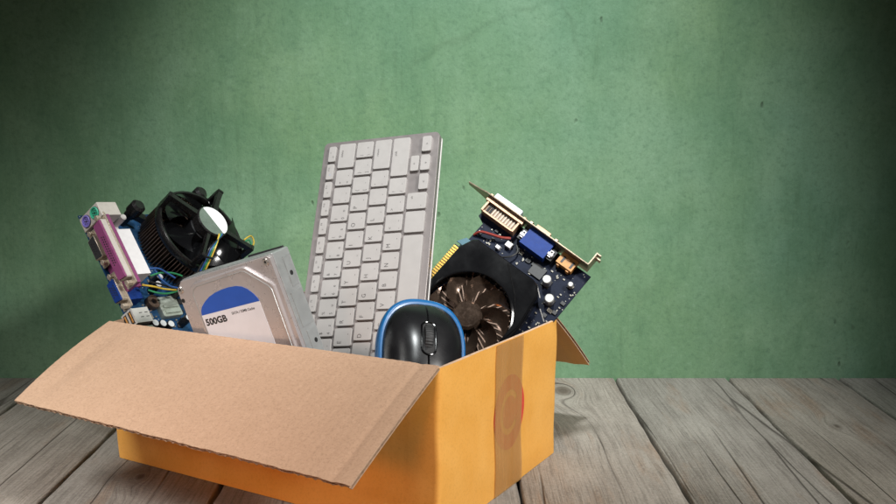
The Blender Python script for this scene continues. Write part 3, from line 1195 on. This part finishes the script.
# slot bracket
def brk(m):
    Mx = Matrix(((1, 0, 0, 0), (0, 0, -1, 0), (0, 1, 0, 0), (0, 0, 0, 1)))  # (a, b, c) -> (a, -c, b)
    m.prism([(-5, -3), (115, -3), (115, 16), (-5, 16), (-14, 12.5), (-28, 10), (-28, 4.5), (-14, 1)], 7.0, 8.1, .15, 0, Mx)


bk = part('slot_bracket', M['bracket'], gc, brk)
part('bracket_tab', M['bracket'], bk, lambda m: (m.box(114, 115.1, -6.9, 7.0, -2.5, 15.5), m.box(115.1, 119, 5.9, 6.95, -2, 4.2), m.box(115.1, 119, 5.9, 6.95, 9.2, 15)))
# digital connector
M['copper'] = plain('copper_shield', (.40, .245, .155), .42, .5, scale=.2, var=.15)
M['tan_slot'] = plain('tan_contact_blade', (.46, .38, .29), .45)
M['tan'] = plain('tan_port_plastic', (.26, .17, .11), .5)
dv = part('digital_video_port', M['copper'], gc, lambda m: (m.box(0, 38.5, -23.4, -8.4, .2, 4), m.box(-2.5, 41, -12.4, -8.4, 4, 12.4), m.box(0, 1.8, -23.4, -12.4, 4, 11.5), m.box(36.7, 38.5, -23.4, -12.4, 4, 11.5), m.box(1.8, 36.7, -23.4, -21.9, 4, 10)))
part('port_core', M['tan'], dv, lambda m: m.box(1.9, 36.6, -21.8, -12.5, 4, 8.5))
for i in range(10):
    x0 = 4 + i * 3.2
    part('contact_slot', M['darkhole'] if i < 2 else M['tan_slot'], dv, lambda m: m.box(x0, x0 + (2.2 if i < 2 else 1.5), -21.4, -13.2, 8.51, 9.3))
part('outer_shell', plain('pale_port_front', (.34, .37, .38), .35, .3), dv, lambda m: m.prism(rrect(1.5, 33.5, -6.9, -.2, 1.2), 2.5, 11, .8))
for x in (-1.6, 38):
    part('jack_screw', M['copper'], dv, lambda m: m.cyl(2.5, 0, 3.8, 6, 0, T3(x, -7, 6.8) @ RX(-PI / 2), .5))
# blue analogue connector
vg = part('analog_video_port', M['cyanblue'], gc, lambda m: m.box(49.5, 77.5, -27, -8.4, .2, 11))
part('port_base', M['blackp'], vg, lambda m: (m.box(44, 49.4, -24, -8.4, .2, 8), m.box(77.6, 84, -24, -8.4, .2, 8)))
part('outer_shell', M['copper'], vg, lambda m: m.prism(rrect(52, 68.5, -6.9, -2.2, 1), 3, 10.5, .6))
for x in (47.3, 80.0):
    cl = part('board_clip', M['cream'], vg, lambda m: (m.box(x - 1.7, x + 1.7, -22, -15, 8, 10), m.box(x - 2.6, x + 2.6, -20.5, -18, 8, 11)))
    part('clip_hole', M['darkhole'], cl, lambda m: m.box(x - .9, x + .9, -17.6, -15.9, 10.01, 10.2))
for x in (46, 75.5):
    part('jack_screw', M['bracket'], vg, lambda m: m.cyl(2.6, 0, 4.4, 6, 0, T3(x, -7, 6.8) @ RX(-PI / 2), .5))
hm = part('multimedia_port', M['orange_plastic'], gc, lambda m: (m.box(87.5, 105, -20.5, -8.4, .2, 7.5), m.box(89.5, 92, -22.3, -20.5, .2, 6), m.box(100, 103, -22.3, -20.5, .2, 6), m.box(95, 98, -13, -9, 7.5, 8.3)))
for x in (91, 101):
    part('port_slot', M['chip'], hm, lambda m: m.box(x, x + 2.2, -18.5, -11.5, 7.51, 7.8))
for (x, y, r, h) in ((93, -41, 4.2, 12), (106, -54, 4.4, 11), (112, -30, 2.6, 7)):
    cp = part('capacitor', M['capwhite'], gc, lambda m: m.cyl(r, 0, h, 28, 0, T3(x, y, 0), .7))
    part('capacitor_base', M['blackp'], cp, lambda m: m.box(x - r, x + r, y - r, y + r, 0, 1.2))
random.seed(11)
for i in range(190):
    x, y = random.uniform(2, 119), random.uniform(-95, -25)
    if (y < -46 and x < 101) or (y > -28.5 and x < 110) or (x < 9 and y > -60) or math.hypot(x - 93, y + 41) < 7 or math.hypot(x - 106, y + 54) < 7:
        continue
    w, h = random.choice(((2, 1.1), (2.2, 1.2), (1.2, 2.2), (3.4, 2.4), (4.2, 3.2), (1.2, 1.2), (1, 1.8)))
    dark = w > 3 and random.random() < .7
    part('chip' if dark else 'resistor', M['chip' if dark else 'smd'], gc, lambda m: m.box(x, x + w, y, y + h, 0, 1.6 if dark else 1.0))
part('memory_chip', M['chip'], gc, lambda m: m.prism(rrect(72, 86, -43, -31, .5), 0, 1.8, .2))
part('lead', M['wire_red'], gc, lambda m: m.tube([(8.5, -45, 1), (13, -40, 5), (22, -36.5, 6), (32, -32.5, 5), (39, -27, 3)], 1.3))
part('lead', M['wire_black'], gc, lambda m: m.tube([(40, -52, 6), (50, -44, 6), (53, -35, 4), (48, -29, 3)], .8))
part('plug', M['cream'], gc, lambda m: (m.box(39, 45, -36, -31, 0, 5), m.box(33, 37, -43, -40, 0, 4)))

# fan shroud: a faceted cover with a round opening
FX, FY, FR_ = 57.5, -113.5, 40.5
sh = [(9, -152), (101, -152), (103.5, -95), (98, -60), (91, -51.5), (84, -49.5), (19, -50), (15, -53.0), (9.5, -66)]


def cover(m):
    import bisect
    angs = sorted(set([2 * PI * i / 120 for i in range(120)] + [math.atan2(y - FY, x - FX) % (2 * PI) for x, y in sh]))

    def edge(a, pts):
        d = Vector((math.cos(a), math.sin(a)))
        best = None
        for i in range(len(pts)):
            p, q = Vector(pts[i]), Vector(pts[(i + 1) % len(pts)])
            e = q - p
            den = d.x * e.y - d.y * e.x
            if abs(den) < 1e-9:
                continue
            w = p - Vector((FX, FY))
            t = (w.x * e.y - w.y * e.x) / den
            s = (w.x * d.y - w.y * d.x) / den
            if t > 0 and -1e-6 <= s <= 1 + 1e-6:
                best = t if best is None else min(best, t)
        return best
    rings = [[] for _ in range(7)]
    for a in angs:
        ro = edge(a, sh)
        ca, sa = math.cos(a), math.sin(a)
        slope = 0

        def P(r, z):
            return (FX + r * ca, FY + r * sa, z)
        rin = min(FR_, ro - 2)
        mid = rin + 2.2
        rings[0].append(P(rin, 5))
        rings[1].append(P(rin, 15.2))
        rings[2].append(P(rin + .7, 15.8))
        rings[3].append(P(mid if mid < ro - 1.6 else ro - 1.5, 15.2))
        rings[4].append(P(ro - 1.3, 15.2 - slope))
        rings[5].append(P(ro - .3, 14.2 - slope))
        rings[6].append(P(ro, 3))
    m.loft(rings, 0, False, False)


sd = part('fan_shroud', M['blackg'], gc, cover, smooth=12)
part('shroud_panel', M['blackg'], sd, lambda m: m.prism([(97, -126), (101.5, -95), (96.5, -61), (90.5, -53.5), (84, -51.5), (56, -52), (80, -72), (97, -92)], 15.1, 16.2, .7), smooth=12)
GM = T3(FX, FY, 0)
part('heat_sink', M['fin'], gc, lambda m: ([m.box(15, 40, -.5, .5, .3, 4.6, 0, GM @ RZ(2 * PI * i / 44) @ RZ(.0)) for i in range(44)], m.cyl(39.5, .1, 1.2, 48, 0, GM)), smooth=0)
gf_ = part('fan_hub', M['smoke'], gc, lambda m: (m.cyl(14, 4.4, 13.2, 40, 0, GM, 2.2), m.cyl(9.5, 13.2, 13.35, 32, 0, GM)))
for i in range(9):
    part('fan_blade', M['smoke'], gf_, lambda m: blade(m, 2 * PI * i / 9, 13.6, 39, 3.6, 14.8, -.50, .60, 0, GM, 9, .5, 2.3), smooth=60)
# bare metal rods at the shroud's right side
for (q0, q1) in (((537, 285), (540, 298)), ((540, 309), (544, 322))):
    a, b = fg.L(*q0, 12), fg.L(*q1, 12)
    part('clip_rod', M['steel'], gc, lambda m: m.tube([a, b], .7, sub=1))

# ------------------------------------------------------------------ mouse
mp = hit(424.5, 297.5, (0, .985, 0), Vector((0, 1, 0)))
f_ = (mp - CAMP).normalized()
r_ = f_.cross(Vector((0, 0, 1))).normalized()
u_ = r_.cross(f_)
VB = Matrix((r_, u_, -f_)).transposed()
MRm = VB @ (RZ(math.radians(-2.0)) @ RX(math.radians(-26)) @ RY(math.radians(13))).to_3x3()
MS = 1.43
MR = [[MRm[i][j] for j in range(3)] for i in range(3)]
ms_ = root('computer_mouse', MR, mp - MRm.col[2] * .012, MS, 'black computer mouse with a bright blue rim, leaning at the front corner of the box', 'mouse')
MA, MLEN = 33.2, 50.0
MC = -MLEN


def sup(a, ex_, A_, B_):
    ca, sa = math.cos(a), math.sin(a)
    r = (abs(ca / A_) ** ex_ + abs(sa / B_) ** ex_) ** (-1 / ex_)
    return r


def mouse_prof(a, k, z):
    ex_ = 2.65
    r = sup(a, ex_, MA, MLEN) * k
    x, y = r * math.cos(a), r * math.sin(a)
    x *= 1 - .05 * math.exp(-((y + 2) / 22) ** 2)
    return (x, MC + y, z)


ang = [2 * PI * i / 120 for i in range(120)]
# blue body: flared rim
part('blue_rim', M['mouse_blue'], ms_, lambda m: m.loft([[mouse_prof(a, s, z) for a in ang] for s, z in
     ((.90, -8), (.97, -7), (1.0, -3), (1.005, 1), (1.0, 4), (.985, 6.4), (.955, 8.0), (.915, 8.2), (.87, 7.2))], 0), smooth=60)


def dome(u, v):
    """square grid -> rounded plan -> domed height, with the button seam as a groove"""
    x = u * math.sqrt(max(0, 1 - v * v / 2))
    y = v * math.sqrt(max(0, 1 - u * u / 2))
    rho = min(1, math.hypot(x, y))
    a = math.atan2(y, x)
    r = sup(a, 2.65, MA, MLEN) * rho * .90
    px, py = r * math.cos(a), r * math.sin(a)
    px *= 1 - .05 * math.exp(-((py + 2) / 22) ** 2)
    h = 6.6 + 20 * (1 - rho ** 2.5) ** .62 * (1 - .16 * ((py - 0) / MLEN))
    h -= 1.5 * math.exp(-(px / .42) ** 2) * (1 if py > -12 else max(0, 1 - (-12 - py) / 2)) * (1 - rho ** 6)
    return Vector((px, MC + py, h))


def shell(m):
    us = [-1 + 2 * i / 60 for i in range(61)]
    us = sorted(set([round(q, 4) for q in us] + [round(q * .004, 4) for q in range(-10, 11)]))
    vs = [-1 + 2 * i / 72 for i in range(73)]
    v = [dome(a, b) for b in vs for a in us]
    w = len(us)
    m.add(v, [(j * w + i, j * w + i + 1, (j + 1) * w + i + 1, (j + 1) * w + i) for j in range(len(vs) - 1) for i in range(w - 1)])


part('shell', M['blackm'], ms_, shell, smooth=70)


def surf_z(x, y):
    # height of the shell at plan (x, y)
    best = 0
    rho_lo, rho_hi = 0, 1
    a = math.atan2(y - MC, x)
    r = math.hypot(x, y - MC) / (sup(a, 2.65, MA, MLEN) * .90)
    r = min(r, 1)
    return 6.6 + 20 * (1 - r ** 2.5) ** .62 * (1 - .16 * ((y - MC) / MLEN))


WY = -38.5


def stad(a, hw, hl):
    """stadium outline"""
    x, y = math.cos(a), math.sin(a)
    return (hw * x, WY + (hl - hw) * (1 if y > 0 else -1) * min(1, abs(y) * 3) + hw * y)


sa_ = [2 * PI * i / 48 for i in range(48)]
part('wheel_well', M['darkhole'], ms_, lambda m: m.loft([[(x, y, surf_z(x, y) - .8) for x, y in (stad(a, 4.5, 12.4) for a in sa_)],
                                                         [(x, y, surf_z(x, y) + .12) for x, y in (stad(a, 4.3, 12.2) for a in sa_)]]), smooth=0)
part('wheel_bezel', M['blackg'], ms_, lambda m: m.tube([(x, y, surf_z(x, y) + .1) for x, y in (stad(2 * PI * i / 48, 5.0, 12.9) for i in range(49))], .75, 8, sub=1))


def wheel(m):
    zc = surf_z(0, WY) - 8.6
    Mx = T3(0, WY, zc) @ RY(PI / 2)
    n = 36
    rings = []
    for (hx, r) in ((-3.1, 9.6), (-2.7, 11.4), (-1.3, 11.9), (1.3, 11.9), (2.7, 11.4), (3.1, 9.6)):
        ring = []
        for i in range(n * 4):
            a = 2 * PI * i / (n * 4)
            rr = r + (.28 if (i // 2) % 2 else 0)
            ring.append((rr * math.cos(a), rr * math.sin(a), hx))
        rings.append(ring)
    m.loft(rings, 0, M4=Mx)


part('scroll_wheel', M['rubber'], ms_, wheel, smooth=30)

# ------------------------------------------------------------------ light
def area(name, loc, target, size, power, col=(1, 1, 1), size_y=None, spread=180):
    l = bpy.data.lights.new(name, 'AREA')
    l.energy = power
    l.size = size
    if size_y:
        l.shape = 'RECTANGLE'
        l.size_y = size_y
    l.color = col
    l.spread = math.radians(spread)
    o = bpy.data.objects.new(name, l)
    COL.objects.link(o)
    o.location = loc
    o.rotation_euler = (Vector(target) - Vector(loc)).to_track_quat('-Z', 'Y').to_euler()
    return o


def spot(name, loc, target, power, angle, blend, radius, col=(1, 1, 1)):
    l = bpy.data.lights.new(name, 'SPOT')
    l.energy = power
    l.spot_size = math.radians(angle)
    l.spot_blend = blend
    l.shadow_soft_size = radius
    l.color = col
    o = bpy.data.objects.new(name, l)
    COL.objects.link(o)
    o.location = loc
    o.rotation_euler = (Vector(target) - Vector(loc)).to_track_quat('-Z', 'Y').to_euler()
    return o


spot('key_lamp', (1.20, .0, 1.30), (.05, .97, .08), 162, 40, .9, .18, (1, .975, .94))
spot('wall_vignette_spot', (.09, .52, 1.72), (.05, WALL_Y, .275), 164, 42, 1.0, .10, (.95, 1, 1.0))  # added spot, no real fixture: its pool imitates a vignette on the wall
area('drive_fill', (-1.15, -.2, .95), (-.22, 1.0, .2), .3, .16, (1, .97, .97), .3, 24)
spot('box_front_tint_fill', (-.55, -.5, .42), (-.15, .93, -.02), 29, 21, 1.0, .15, (1, .33, .07))  # added orange fill, brightens and deepens the box's front-left face
area('left_floor_fill', (-1.0, .2, 1.2), (-.58, .78, 0), .5, 2.4, (1, .98, .95), .5, 42)  # unseen fill, added to lift the boards on the left
w = bpy.data.worlds.new('World')
SC.world = w
w.use_nodes = True
bg = w.node_tree.nodes['Background']
bg.inputs[0].default_value = (.82, .9, 1, 1)
bg.inputs[1].default_value = .02

SC.view_settings.view_transform = 'Standard'
SC.view_settings.look = 'None'
SC.view_settings.exposure = 0
SC.view_settings.gamma = 1
SC.cycles.max_bounces = 8
SC.cycles.use_denoising = True
SC.cycles.caustics_reflective = False
SC.cycles.sample_clamp_indirect = 4
